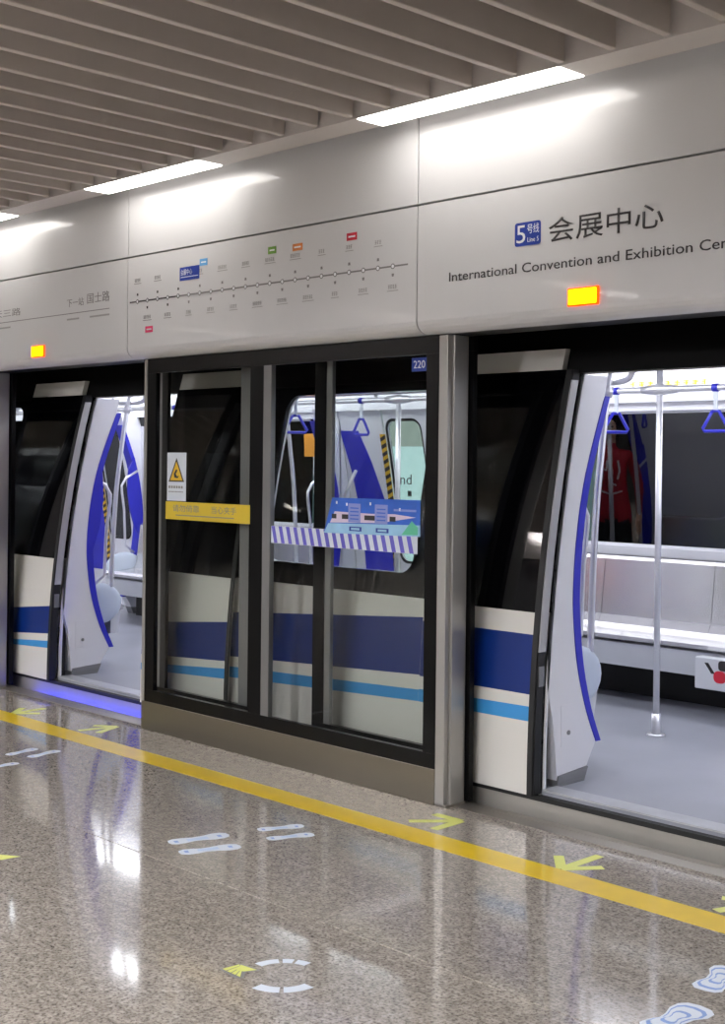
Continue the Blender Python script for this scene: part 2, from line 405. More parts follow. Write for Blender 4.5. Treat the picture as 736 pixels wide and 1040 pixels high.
for (a, b, c, d, m) in ((-5.857, -5.788, 2.652, 2.690, 'mark_sky'), (-5.272, -5.208, 2.655, 2.692, 'mark_green'), (-5.078, -5.003, 2.650, 2.686, 'mark_orange'),
                        (-4.678, -4.606, 2.657, 2.694, 'mark_red'), (-6.37, -6.296, 2.316, 2.352, 'mark_pink')):
    o = box('transfer_mark', a, b, yy - 0.001, yy, c, d, m, rm)
    box('mark_text', a + 0.012, b - 0.012, yy - 0.0012, yy - 0.001, (c + d) / 2 - 0.004, (c + d) / 2 + 0.004, 'white_ink', o)

ns = thing('direction_sign', (-7.4, FY - 0.0005, 2.44), 'faint grey next-station lettering with a thin rule at the far left panel', 'sign')
text('next_station', '下一站', -7.22, -7.03, 2.528, 2.578, yy, 'ink_grey', ns)
text('station_name', '国士路', -6.99, -6.745, 2.532, 2.595, yy, 'ink_grey', ns)
text('far_name', '天三路', -8.14, -7.79, 2.522, 2.572, yy, 'ink_grey', ns)
box('rule', -8.4, -6.745, yy - 0.0006, yy, 2.484, 2.489, 'ink_grey', ns)
for a, b in ((-7.22, -7.08), (-6.96, -6.745), (-8.1, -7.92)):
    box('small_print', a, b, yy - 0.0006, yy, 2.445, 2.456, 'ink_pale', ns)

for xc, lab in ((-3.257, 'glowing amber door indicator lamp under the English station name'), (-7.556, 'glowing amber door indicator lamp on the far left panel')):
    t = thing('indicator_lamp', (xc, FY - 0.001, 2.232), lab, 'lamp', 'door indicator lamps')
    box('glow_rim', xc - 0.078, xc + 0.078, FY - 0.010, FY - 0.0003, 2.232, 2.308, 'amber_edge', t, bev=0.003)  # emissive rim stands in for the red glow around the lens
    box('lens', xc - 0.070, xc + 0.070, FY - 0.015, FY - 0.0101, 2.238, 2.302, 'amber', t, bev=0.004)

# ================================================================== SCREEN DOORS
def steel_post(x0, x1, lab):
    t = thing('door_post', ((x0 + x1) / 2, 0.06, 0.002), lab, 'post', 'steel posts of the screen doors')
    box('front_face', x0, x0 + 0.055, 0.0, 0.03, 0.0, 2.168, 'steel', t, bev=0.003)
    box('side_face', x0 + 0.003, x1, 0.0302, 0.128, 0.0, 2.168, 'steel', t, bev=0.003)
    box('foot', x0 + 0.002, x1 + 0.004, 0.0, 0.130, -0.0, 0.012, 'sill_steel', t)
    return t
steel_post(-4.115, -4.045, 'brushed steel post between glass screen panel and open right doorway')
steel_post(-8.33, -8.26, 'brushed steel post at the left picture edge')

def screen_panel(o, lab):
    fp = thing('screen_panel', (-5.3 + o, 0.02, 0.0), lab, 'screen panel')
    box('kick_plate', -6.46 + o, -4.118 + o, 0.0, 0.035, 0.0, 0.165, 'kick_steel', fp, bev=0.002)
    box('bottom_rail', -6.43 + o, -4.118 + o, 0.002, 0.03, 0.1655, 0.235, 'black_frame', fp)
    box('top_rail', -6.43 + o, -4.118 + o, 0.002, 0.03, 2.085, 2.168, 'black_frame', fp)
    box('stile', -6.43 + o, -6.345 + o, 0.002, 0.03, 0.2352, 2.0848, 'black_frame', fp)
    box('stile', -4.195 + o, -4.118 + o, 0.002, 0.03, 0.2352, 2.0848, 'black_frame', fp)
    box('mullion', -5.475 + o, -5.375 + o, 0.002, 0.03, 0.2352, 2.0848, 'black_frame', fp)
    box('mullion_trim', -5.3745 + o, -5.312 + o, 0.004, 0.034, 0.2352, 2.0848, 'aluminium', fp)
    box('edge_trim', -6.46 + o, -6.431 + o, 0.0, 0.05, 0.1655, 2.168, 'steel', fp)
    box('pane', -6.344 + o, -5.476 + o, 0.012, 0.020, 0.236, 2.084, 'glass', fp)
    box('pane', -5.311 + o, -4.196 + o, 0.012, 0.020, 0.236, 2.084, 'glass', fp)
screen_panel(0, 'fixed black-framed glass platform screen panel with steel kick plate')
screen_panel(-4.215, 'fixed glass platform screen panel beyond the left picture edge')

def slide_leaf(x0, x1, lab, gw=0.045, gasket=0.0):
    """retracted sliding screen door; lead = side of its black leading edge"""
    t = thing('sliding_screen_door', ((x0 + x1) / 2, 0.15, 0.01), lab, 'sliding door', 'sliding screen doors pulled back')
    y0, y1 = 0.135, 0.165
    box('bottom_rail', x0, x1, y0, y1, 0.012, 0.225, 'black_frame', t)
    box('top_rail', x0, x1, y0, y1, 2.10, 2.168, 'black_frame', t)
    for e in (0, 1):
        a, b = (x0, x0 + 0.085) if e == 0 else (x1 - 0.085, x1)
        box('stile', a, b, y0, y1, 0.2252, 2.0998, 'black_frame', t)
        g0, g1 = (b + 0.0003, b + gw) if e == 0 else (a - gw, a - 0.0003)
        if gasket and e == 0: box('gasket', g1 + 0.0003, g1 + gasket, y0 + 0.004, y1 - 0.004, 0.2252, 2.0998, 'rubber', t)
        box('inner_stile', g0, g1, y0 + 0.004, y1 - 0.004, 0.2252, 2.0998, 'aluminium', t)
    box('pane', x0 + 0.0855 + gw + gasket, x1 - 0.0855 - gw, 0.146, 0.153, 0.2255, 2.0995, 'glass', t)
    return t
slide_leaf(-5.114, -4.024, 'sliding glass screen door pulled back behind the right half of the fixed panel')
slide_leaf(-6.645, -5.56, 'sliding glass screen door pulled back behind the left half of the fixed panel', 0.085, 0.055)
slide_leaf(-9.32, -8.237, 'black edge of a sliding screen door at the left picture edge')

# stickers on the glass
ws = thing('warning_sticker', (-6.15, 0.011, 1.345), 'white notice with a yellow warning triangle on the left glass pane', 'sticker')
box('sheet', -6.238, -6.058, 0.0095, 0.0118, 1.346, 1.622, 'sticker_white', ws)
tr = prism('triangle', [(-6.222, 1.455), (-6.074, 1.455), (-6.148, 1.592)], 'y', 0.0088, 0.0094, 'ink', ws)
prism('triangle_fill', [(-6.206, 1.463), (-6.09, 1.463), (-6.148, 1.572)], 'y', 0.008, 0.0087, 'warn_yellow', tr)
prism('hand_mark', [(-6.165, 1.48), (-6.135, 1.476), (-6.122, 1.49), (-6.14, 1.486), (-6.152, 1.5), (-6.136, 1.522), (-6.15, 1.526), (-6.172, 1.5)], 'y', 0.0074, 0.0079, 'ink', tr)
for z, a, b in ((1.418, -6.222, -6.08), (1.395, -6.222, -6.08)):
    bm = bmesh.new(); n = 6 if z > 1.4 else 11
    for c in range(n):
        q = a + (b - a) * c / n; add_box(bm, q, q + (b - a) / n * 0.7, 0.0088, 0.0094, z, z + (0.014 if z > 1.4 else 0.006))
    bm_obj('notice_text', bm, 'ink_grey', ws)
yt = thing('safety_tape', (-5.86, 0.011, 1.24), 'yellow safety strip across the left glass pane', 'sticker')
box('tape', -6.25, -5.478, 0.0095, 0.0118, 1.240, 1.342, 'tape_yellow', yt)
text('tape_words', '请勿倚靠', -6.18, -5.93, 1.285, 1.325, 0.0094, 'ink_grey', yt)
text('tape_words', '当心夹手', -5.82, -5.60, 1.285, 1.325, 0.0094, 'ink_grey', yt)
box('small_print', -6.15, -5.62, 0.0088, 0.0094, 1.262, 1.268, 'ink_grey', yt)
ht = thing('hatched_tape', (-4.8, 0.011, 1.145), 'violet and white diagonal striped strip across the right glass pane', 'sticker')
box('tape', -5.308, -4.25, 0.0100, 0.0118, 1.150, 1.240, 'sticker_white', ht)
for k in range(18):
    a = -5.310 + k * 0.0578
    prism('stripe', [(a + 0.028, 1.151), (a + 0.055, 1.151), (a + 0.031, 1.239), (a + 0.004, 1.239)], 'y', 0.0092, 0.0099, 'hatch_violet', ht)
po = thing('poster', (-4.56, 0.009, 1.22), 'blue cartoon-coloured safety poster on the right glass pane', 'poster')
X = lambda u: -4.895 + u * 0.665
Zp = lambda v: 1.222 + v * 0.178
def quad(name, pts, m, y0, y1, par): return prism(name, [(X(u), Zp(v)) for u, v in pts], 'y', y0, y1, m, par)
quad('sheet', [(0, 0.0), (1, 0.06), (1, 1.02), (0.09, 1.0)], 'poster_blue', 0.0070, 0.0085, po)
quad('lower_field', [(0, 0.0), (1, 0.06), (1, 0.36), (0.05, 0.28)], 'poster_sky', 0.0063, 0.0069, po)
quad('pale_band', [(0.07, 0.3), (0.6, 0.36), (0.96, 0.56), (0.75, 0.62), (0.5, 0.6), (0.12, 0.62)], 'poster_pink', 0.0057, 0.0062, po)
for a, b in ((0.09, 0.14), (0.2, 0.3), (0.44, 0.57), (0.7, 0.76)):
    quad('dark_block', [(a, 0.42), (b, 0.42), (b, 0.55), (a, 0.55)], 'ink', 0.0051, 0.0056, po)
for a in (0.27, 0.55):
    o = quad('lilac_card', [(a, 0.34), (a + 0.13, 0.34), (a + 0.13, 0.86), (a, 0.86)], 'poster_lilac', 0.0045, 0.0050, po)
    for q in range(4): quad('card_line', [(a + .02, .42 + q * .1), (a + .11, .42 + q * .1), (a + .11, .45 + q * .1), (a + .02, .45 + q * .1)], 'poster_blue', 0.0040, 0.0044, o)
    o = quad('blue_ring', [(a + .01, .1), (a + .14, .1), (a + .14, .22), (a + .01, .22)], 'sign_blue', 0.0056, 0.0062, po)
    quad('ring_centre', [(a + .03, .13), (a + .12, .13), (a + .12, .19), (a + .03, .19)], 'poster_sky', 0.0050, 0.0055, o)
quad('green_corner', [(0.82, 0.08), (0.98, 0.1), (0.98, 0.3), (0.92, 0.46)], 'poster_green', 0.0050, 0.0056, po)
for u, v in ((0.14, .86), (.25, .82), (.5, .86), (.8, .74)):
    quad('sparkle', [(u - .008, v - .03), (u + .008, v - .03), (u + .008, v + .05), (u - .008, v + .05)], 'white_ink', 0.0058, 0.0069, po)
quad('heading', [(0.74, 0.7), (0.96, 0.7), (0.96, 0.76), (0.74, 0.76)], 'poster_lilac', 0.0058, 0.0069, po)
npl = thing('number_plate', (-4.25, 0.0, 2.005), 'small blue plate with number 220 at the top corner of the glass', 'number plate')
box('plate', -4.298, -4.198, 0.0095, 0.0115, 2.008, 2.072, 'sign_blue', npl)
text('digits', '220', -4.285, -4.211, 2.022, 2.058, 0.0094, 'white_ink', npl)

# ================================================================== TRAIN CAR
PER = 4.12
DOORS = (-7.20, -3.08)              # doorway centres seen in the photograph
HW = 0.62                           # half doorway width
car = thing('train_car', (-5.2, YM, 0.0), 'white and blue metro train standing at the platform with doors open', 'train')
XL, XR = -13.4, 0.9
FZ = 0.10
box('car_floor', XL, XR, 0.262, 2 * YM - 0.262, FZ - 0.06, FZ, 'train_floor', car)
box('side_sill', XL, XR, 0.235, 0.2615, -0.28, 0.062, 'skirt_grey', car)
box('sill_seal', XL, XR, 0.228, 0.2615, 0.0625, 0.085, 'rubber', car)
box('underframe', XL, XR, 0.262, 2 * YM - 0.262, -0.3, FZ - 0.0605, 'void', car)
box('car_ceiling', XL, XR, 0.62, 2 * YM - 0.56, 2.2605, 2.30, 'lining', car)
for xe in (XL, XR - 0.04): box('end_wall', xe, xe + 0.04, 0.5, 2 * YM - 0.5, FZ, 2.26, 'lining', car)
bays = [(c + HW, c + PER - HW) for c in (-11.32, -7.20, -3.08)]
def stripe_pts(top, x0, x1): return top
for s in (1, -1):
    skin('header', rect(XL, XR, 2.005 if s > 0 else 2.06, 2.75), [], 'header_black', 0.045 if s > 0 else -0.06, 0.03, car, s)
    # inner slope above windows and doors
    bm = bmesh.new()
    prism_bm(bm, [(side(0.56, s), 2.0), (side(0.80, s), 2.26), (side(0.80, s), 2.30), (side(0.63, s), 2.30)] if s > 0 else [(side(0.48, s), 1.9865), (side(0.56, s), 1.9865), (side(0.60, s), 2.26), (side(0.60, s), 2.30), (side(0.57, s), 2.30), (side(0.52, s), 2.05), (side(0.48, s), 2.05)], 'x', XL, XR)
    bm_obj('upper_lining', bm, 'lining', car)
    c0, c1 = (1.06, 1.36) if s > 0 else (2.50, 2.755)
    box('light_cove', XL, XR, c0, c1, 2.235, 2.2595, 'lining', car)
for s in (1, -1):
    for (a, b) in bays:
        wx0, wx1 = (a + 0.84, b - 0.87) if s > 0 else (a + 0.72, b - 0.32)
        hole = rrect(wx0, wx1, 1.02, 1.955, 0.09)
        lo = skin('lower_side', rect(a, b, -0.28, 0.905), [], 'body_beige', 0.05, 0.03, car, s)
        skin('window_band', rect(a, b, 0.905, 2.0045), [hole], 'body_black', 0.05, 0.03, car, s)
        if s > 0:
            skin('window_pane', rrect(wx0 + 0.001, wx1 - 0.001, 1.021, 1.954, 0.09), [], 'train_glass', 0.058, 0.006, car, s)
            skin('lining_panel', rect(a, b, FZ, 2.0), [rrect(wx0 - 0.0, wx1 + 0.0, 1.02, 1.955, 0.09)], 'lining', 0.081, 0.012, car, s)
        else:
            # flat interior double glazing, nearly upright
            hole2 = rrect(wx0, wx1, 1.045, 1.93, 0.05)
            fl_y = lambda z: 0.47 + 0.035 * (z - 1.0)
            skin('lining_panel', rect(a, b, FZ, 2.03), [hole2], 'lining', 0, 0.012, car, s, yfun=fl_y)
            skin('window_pane', rrect(wx0 + 0.001, wx1 - 0.001, 1.046, 1.929, 0.05), [], 'dark_glass', -0.03, 0.006, car, s, yfun=fl_y)
            skin('window_frame', rrect(wx0 - 0.001, wx1 + 0.001, 1.044, 1.931, 0.05), [rrect(wx0 + 0.012, wx1 - 0.012, 1.058, 1.917, 0.045)], 'lining', -0.023, 0.0225, car, s, yfun=fl_y)
            skin('window_ledge', rect(wx0 - 0.05, wx1 + 0.05, 0.985, 1.043), [], 'lining', 0.0125, 0.03, car, s, yfun=fl_y)
            skin('window_head', rect(wx0 - 0.05, wx1 + 0.05, 1.932, 1.985), [], 'lining', 0.0125, 0.022, car, s, yfun=fl_y)
        # slanting livery stripes on the near side
        if s > 0:
            k = round((a + 6.58) / PER); sh = 0.20 * k
            up_ = lambda x: 0.72 + (x + 5.81) * 0.0705 + (0 if k >= 0 else 0.02)
            def line(dz0, slope):
                return [(x, up_(x) if dz0 is None else dz0 + (x + 5.81) * slope) for x in (a + 0.005, b - 0.005)]
            T = line(None, 0); B = line(0.464, 0.051)
            skin('blue_stripe', [T[0], T[1], B[1], B[0]][::-1], [], 'stripe_blue', 0.0485, 0.0014, lo, s)
            T = line(0.405, 0.0405); B = line(0.344, 0.044)
            skin('sky_stripe', [T[0], T[1], B[1], B[0]][::-1], [], 'stripe_sky', 0.0485, 0.0014, lo, s)

def plug_leaf(x0, x1, lead, tb, bb, ts, bs):
    """door leaf slid open along the outside of the car; lead=+1 when its sealed edge is on the right"""
    lf = skin('door_leaf', rect(x0, x1, 0.088, 0.905), [], 'body_beige', 0.0, 0.035, car, 1)
    skin('dark_glass', rect(x0, x1, 0.905, 2.02), [], 'black_glass', 0.0, 0.035, lf, 1)
    skin('top_strip', rect(x0 + 0.01, x1 - 0.03, 2.0205, 2.12), [], 'body_beige', 0.0, 0.035, lf, 1)
    e0, e1 = (x1, x1 + 0.03) if lead > 0 else (x0 - 0.03, x0)
    skin('edge_seal', rect(e0, e1, 0.088, 2.02), [], 'rubber', -0.003, 0.0072, lf, 1)
    skin('blue_stripe', [(x0 + .002, bb[0]), (x1 - .002, bb[1]), (x1 - .002, tb[1]), (x0 + .002, tb[0])], [], 'stripe_blue', -0.0016, 0.0014, lf, 1)
    skin('sky_stripe', [(x0 + .002, bs[0]), (x1 - .002, bs[1]), (x1 - .002, ts[1]), (x0 + .002, ts[0])], [], 'stripe_sky', -0.0016, 0.0014, lf, 1)
    return lf
plug_leaf(-4.42, -3.735, 1, (0.806, 0.806), (0.538, 0.538), (0.475, 0.484), (0.415, 0.418))
plug_leaf(-6.76, -5.935, 1, (0.583, 0.657), (0.386, 0.435), (0.332, 0.392), (0.291, 0.335))
plug_leaf(-8.54, -7.85, 1, (0.515, 0.585), (0.345, 0.40), (0.30, 0.35), (0.27, 0.303))

# door jambs, partitions, grab rails, on both sides of the car
RIM = [(0.715, 1.905), (0.688, 1.846), (0.569, 1.541), (0.505, 1.266), (0.48, 0.992), (0.492, 0.80), (0.524, 0.621), (0.589, 0.429), (0.669, 0.27)]
def jamb(xj, d, s):
    """xj: doorway edge; d=+1 when the doorway lies on the +x side of this jamb"""
    T = 0.085
    x0, x1 = (xj - T, xj) if d > 0 else (xj, xj + T)
    rim = [(p.x, p.y) for p in catmull([(a, b, 0) for a, b in RIM], 4)]
    zs = [0.72, 0.83, 1.1, 1.4, 1.7, 2.0]
    back = [(0.372, 0.13), (0.355, 0.30), (0.338, 0.42), (0.312, 0.50), (0.296, 0.58)] + [(YB(z) + 0.068, z) for z in zs]
    out = back + [(0.735, 2.0)] + rim + [(0.62, 0.20), (0.60, 0.165), (0.378, 0.15)]
    out = [(side(a, s), b) for a, b in out]
    pn = prism('door_pillar', out, 'x', x0, x1, 'lining', car)
    # blue edge trim: flat band standing proud of the curved edge
    bandw = 0.05
    bm = bmesh.new(); pts = [(a, b) for a, b in rim]
    ex0, ex1 = (x0 - 0.01, x1 + 0.004) if d > 0 else (x0 - 0.004, x1 + 0.01)
    loop_in = [(side(a + 0.0005, s), b) for a, b in pts]; loop_out = [(side(a + bandw * (0.72 + 0.28 * math.sin(math.pi * i / (len(pts) - 1))), s), b) for i, (a, b) in enumerate(pts)]
    prism_bm(bm, loop_in + loop_out[::-1], 'x', ex0, ex1)
    bm_obj('blue_edge', bm, 'rim_blue', pn)
    # lens-shaped blue infill set back behind the edge
    lens = [(side(a, s), b) for a, b in [(0.60, 1.60), (0.555, 1.40), (0.53, 1.2), (0.525, 1.0), (0.545, 0.86)]]
    lens2 = [(side(a, s), b) for a, b in [(0.585, 0.92), (0.645, 1.1), (0.675, 1.3), (0.665, 1.48)]]
    bx = (x0 - 0.03, x0 - 0.0105) if d > 0 else (x1 + 0.0105, x1 + 0.03)
    prism('blue_infill', lens + lens2, 'x', bx[0], bx[1], 'rim_blue', pn)
    kx = (x0, xj + 0.006) if d > 0 else (xj - 0.006, x1)
    prism('kick_block', [(side(a, s), b) for a, b in [(0.368, FZ), (0.575, FZ), (0.605, 0.163), (0.38, 0.149)]], 'x', kx[0], kx[1], 'kick_grey', pn)
    if s > 0:
        fx0, fx1 = (xj - 0.05, xj + 0.0) if d > 0 else (xj, xj + 0.05)
        def strip(nm, a, b, z0, z1, m, x0_=fx0, x1_=fx1):
            zz = [z0 + (z1 - z0) * i / 8 for i in range(9)]
            prism(nm, [(YB(z) + a, z) for z in zz] + [(YB(z) + b, z) for z in reversed(zz)], 'x', x0_, x1_, m, pn)
        if d > 0:
            strip('jamb_strip', 0.0045, 0.0545, 0.73, 1.97, 'jamb_grey', xj - 0.033, xj + 0.001)
            strip('dark_recess', 0.0045, 0.0545, 0.09, 0.729, 'rubber', xj - 0.033, xj + 0.001)
            strip('top_block', 0.0045, 0.0545, 1.971, 2.02, 'rubber', xj - 0.033, xj + 0.001)
        strip('inner_seal', 0.0548, 0.0675, 0.09, 2.03, 'rubber')
        strip('dark_pocket', 0.0677, 0.14, 0.105, 0.56, 'rubber', fx0 + (0 if d > 0 else 0.004), fx1 - (0.03 if d > 0 else 0))
        jx0, jx1 = (xj, xj + 0.004) if d > 0 else (xj - 0.004, xj)
        box('latch_box', jx0 + 0.001, jx1 + 0.001, YB(.6) + 0.012, YB(.6) + 0.05, 0.575, 0.665, 'aluminium', pn)
        bm = bmesh.new(); tube_bm(bm, [(xj + 0.0 * d, 0.455, 0.34), (xj + 0.006 * d, 0.455, 0.34)], 0.011, 12)
        bm_obj('lock', bm, 'kick_grey', pn)
        box('hatch', jx0 - 0.0025 * (1 if d > 0 else -1), jx1 - 0.0025 * (1 if d > 0 else -1), 0.40, 0.52, 0.28, 0.47, 'lining', pn, bev=0.0008)
    # bent grab bar fixed to the edge
    gx = x0 - 0.03 if d > 0 else x1 + 0.03
    tube('grab_bar', [(gx, side(y, s), z) for y, z in ((0.57, 1.47), (0.70, 1.40), (0.745, 1.33), (0.742, 1.27), (0.715, 1.10), (0.705, 0.90), (0.70, 0.76), (0.60, 0.69))], 0.012, 'chrome', pn, 8)
    return pn
for c in (-11.32, -7.20, -3.08):
    for d in (1, -1):
        for s in (1, -1):
            xj = c - HW * d
            if xj < -12.5 or (c == -3.08 and d < 0 and s > 0): continue
            jamb(xj, d, s)
    box('threshold', c - HW, c + HW, 0.2625, 0.37, FZ + 0.0003, FZ + 0.008, 'threshold', car)
    # closed doors on the far side: two inner leaves, hazard tape where they meet, lit windows
    if c > -12:
        f = c - 0.13
        for d in (-1, 1):
            a, b = (f - HW, f - 0.012) if d < 0 else (f + 0.012, f + HW)
            if d < 0:
                lf = skin('far_door_leaf', rect(a, b, FZ + 0.005, 2.0), [], 'lining', 0.055, 0.02, car, -1)
                skin('blue_panel', [(f - 0.36, 0.45), (f - 0.05, 0.45), (f - 0.055, 1.0), (f - 0.10, 1.3), (f - 0.19, 1.58), (f - 0.29, 1.83), (f - 0.50, 1.83), (f - 0.43, 1.5), (f - 0.38, 1.1)], [], 'rim_blue', 0.0757, 0.006, lf, -1)
                tube('grab_bar', [(f - 0.42, side(0.53, -1), 1.20), (f - 0.40, side(0.55, -1), 1.27), (f - 0.24, side(0.56, -1), 1.51)], 0.014, 'chrome', lf, 8)
                continue
            wa, wb = f + 0.045, f + 0.40
            lf = skin('far_door_leaf', rect(a, b, FZ + 0.005, 2.0), [rrect(wa, wb, 0.80, 1.90, 0.07)], 'lining', 0.055, 0.02, car, -1)
            skin('door_window', rrect(wa + 0.001, wb - 0.001, 0.801, 1.899, 0.07), [], 'train_glass', 0.062, 0.005, lf, -1)
            skin('window_gasket', rrect(wa - 0.02, wb + 0.008, 0.78, 1.92, 0.085), [rrect(wa + 0.001, wb - 0.001, 0.801, 1.899, 0.07)], 'rubber', 0.0755, 0.004, lf, -1)
        ht_ = skin('hazard_tape', rect(f - 0.045, f + 0.015, 0.35, 1.80), [], 'warn_yellow', 0.0825, 0.003, car, -1)
        for q in range(24):
            z = 0.36 + q * 0.06
            skin('hazard_bar', [(f - 0.0446, z), (f + 0.0146, z + 0.025), (f + 0.0146, z + 0.055), (f - 0.0446, z + 0.03)], [], 'ink', 0.0856, 0.001, ht_, -1)
# ceiling light strips inside the car
for y0, y1 in ((1.09, 1.33), (2.52, 2.74)):
    box('car_light', XL + 0.1, XR - 0.1, y0, y1, 2.229, 2.2345, 'train_light', car)
# yellow notice lettering and LED line display on the far upper lining
nt_ = box('upper_notice', -4.97, -4.36, 2.765, 2.769, 2.085, 2.122, 'lining', car)
bm = bmesh.new()
for k in range(9):
    q = -4.96 + k * 0.066
    if k == 3: continue
    for r_ in range(3): add_box(bm, q, q + random.uniform(.03, .05), 2.7635, 2.7648, 2.091 + r_ * 0.010, 2.097 + r_ * 0.010)
    add_box(bm, q + 0.02, q + 0.028, 2.763, 2.7648, 2.088, 2.120)
bm_obj('notice_text', bm, 'warn_yellow', nt_)
ld = box('led_display', -4.16, -3.7, 2.74, 2.768, 2.07, 2.18, 'lining', car)
text('led_words', '会展', -4.14, -3.85, 2.085, 2.165, 2.739, 'led_orange', ld)
op = tag(skin('orange_notice', rect(-8.24, -8.08, 1.62, 1.81), [], 'orange_paper', 0.02, 0.002, None, -1, yfun=lambda z: 0.47 + 0.035 * (z - 1.0)), 'small orange notice on the far inner wall beside the closed door', 'notice')

# ---------------- benches
def bench(xa, xb, s, lab):
    t = thing('bench', ((xa + xb) / 2, side(0.75, s), FZ), lab, 'bench', 'long benches inside the train')
    n = max(1, round((xb - xa - 0.12) / 0.43)); wd = (xb - xa - 0.12) / n
    Y = lambda y: side(y + (0.08 if s < 0 else 0), s)
    for i in range(n):
        a = xa + 0.06 + i * wd + 0.002; b = a + wd - 0.004
        prof = [(0.50, 0.50), (0.86, 0.48), (0.925, 0.50), (0.935, 0.525), (0.90, 0.545), (0.75, 0.535), (0.60, 0.55), (0.565, 0.60), (0.52, 0.96), (0.49, 0.98)]
        prism('seat', [(Y(y), z) for y, z in prof], 'x', a, b, 'seat_steel', t)
    prism('skirt', [(Y(y), z) for y, z in ((0.82, 0.33), (0.875, 0.33), (0.905, 0.478), (0.82, 0.478))], 'x', xa + 0.06, xb - 0.06, 'seat_skirt', t)
    box('back_box', xa + 0.06, xb - 0.06, min(Y(0.50), Y(0.56)), max(Y(0.50), Y(0.56)), FZ + 0.001, 0.47, 'rubber', t)
    for e, (a, b) in enumerate(((xa, xa + 0.058), (xb - 0.058, xb))):
        bm = bmesh.new(); bmesh.ops.create_uvsphere(bm, u_segments=20, v_segments=12, radius=1)
        for v in bm.verts:
            q = Vector(v.co); k = 1 - 0.25 * max(0, 1 - math.hypot(q.y, q.z) * 1.6)
            v.co = Vector(((a + b) / 2 + q.x * 0.029 * k, Y(0.68 + q.y * 0.21), 0.555 + q.z * 0.15))
        bm_obj('end_cap', bm, 'seat_shell', t, smooth=True)
    return t
bench(-6.42, -3.80, 1, 'light grey bench on the near side seen end-on past the right door edge')
bench(-6.42, -3.85, -1, 'steel bench with panelled backs along the far wall in the right doorway')
bench(-10.54, -7.97, -1, 'steel bench on the far wall deep inside the left doorway')
bench(-10.54, -7.97, 1, 'light grey bench on the near side seen through the left doorway')
eb = thing('equipment_box', (-4.2, 2.3, 0.30), 'pale box with a red and black mark hanging under the far bench', 'box')
box('case', -4.155, -3.72, 2.27, 2.36, 0.285, 0.468, 'seat_skirt', eb, bev=0.006)
prism('black_mark', [(-4.09, 0.44), (-4.065, 0.44), (-4.02, 0.38), (-4.045, 0.38)], 'y', 2.2685, 2.2697, 'ink', eb)
prism('red_mark', rrect(-4.03, -3.95, 0.33, 0.40, 0.03), 'y', 2.2685, 2.2697, 'mark_red', eb)
prism('black_mark', rrect(-4.00, -3.94, 0.402, 0.46, 0.02), 'y', 2.2685, 2.2697, 'ink', eb)

# ---------------- poles, rails, straps
def floor_pole(x, y, lab):
    t = thing('grab_pole', (x, y, FZ), lab, 'pole', 'upright grab poles on the car centre line')
    tube('pole', [(x, y, FZ + 0.01), (x, y, 2.258)], 0.0175, 'chrome', t, 14)
    tube('flange', [(x, y, FZ + 0.0005), (x, y, FZ + 0.0095)], 0.05, 'chrome', t, 18)
    tube('sleeve', [(x, y, FZ + 0.0102), (x, y, FZ + 0.12)], 0.026, 'chrome', t, 14)
    tube('collar', [(x - 0.11, y, 1.993), (x - 0.04, y, 1.993), (x, y, 1.993), (x + 0.04, y, 1.993), (x + 0.11, y, 1.993)], [0.02, 0.028, 0.034, 0.028, 0.02], 'chrome', t, 12)
floor_pole(-4.046, 1.709, 'upright steel grab pole in the middle of the right doorway')
floor_pole(-6.04, 1.709, 'upright steel grab pole seen through the train window near the hazard tape')
floor_pole(-8.17, 1.709, 'upright steel grab pole inside the left doorway')
floor_pole(-10.2, 1.709, 'upright steel grab pole deepest inside the left doorway')
def rail(y, z, lab, x0, x1, bend):
    t = thing('handrail', ((x0 + x1) / 2, y, z), lab, 'handrail', 'overhead handrails in the train')
    pts = [(x0, y, z), (x1, y, z)]
    if bend:      # ends swing up to the ceiling
        up_l = [(x0 + 0.10, y, 2.245), (x0 + 0.02, y, 2.20), (x0 - 0.03, y, 2.12), (x0 - 0.02, y, 2.03)]
        up_r = [(x1 + 0.02, y, 2.03), (x1 + 0.03, y, 2.12), (x1 - 0.02, y, 2.20), (x1 - 0.10, y, 2.245)]
        pts = catmull(up_l + [(x0 + 0.06, y, z), (x0 + 0.4, y, z), (x1 - 0.4, y, z), (x1 - 0.06, y, z)] + up_r, 5)
    tube('bar', pts, 0.0165, 'chrome', t, 12)
    n = max(2, round((x1 - x0) / 1.6))
    for k in range(n):
        x = x0 + (x1 - x0) * (k + 0.5) / n
        tube('hanger', [(x, y, z + 0.017), (x, y, 2.259)], 0.012, 'chrome', t, 8)
    return t
rail(1.709, 1.993, 'overhead steel handrail along the middle of the car', XL + 0.1, XR - 0.1, False)
rail(0.965, 1.99, 'overhead steel handrail above the near bench behind the train window', -6.42, -3.74, True)
rail(0.965, 1.99, 'overhead steel handrail above the near bench inside the left doorway', -10.54, -7.86, True)
def seat_pole(x, s, d, lab):
    pts = [(0.985, 2.19), (0.95, 2.05), (0.92, 1.94), (0.875, 1.65), (0.836, 1.354), (0.812, 0.98), (0.80, 0.668)]
    t = thing('bench_pole', (x, side(0.68, s), 0.72), lab, 'pole', 'curved poles at the bench ends')
    tube('pole', catmull([(x, side(y, s), z) for y, z in pts], 4), 0.0165, 'chrome', t, 12)
    if s > 0: tube('clamp', [(x, 0.928, 1.965), (x, 0.915, 1.915)], 0.026, 'chrome', t, 12)
seat_pole(-3.83, 1, 1, 'curved steel pole beside the blue door edge in the right doorway')
seat_pole(-6.39, 1, -1, 'leaning steel pole seen at the left end of the train window')
seat_pole(-8.0, 1, 1, 'curved steel pole beside the blue door edge in the left doorway')
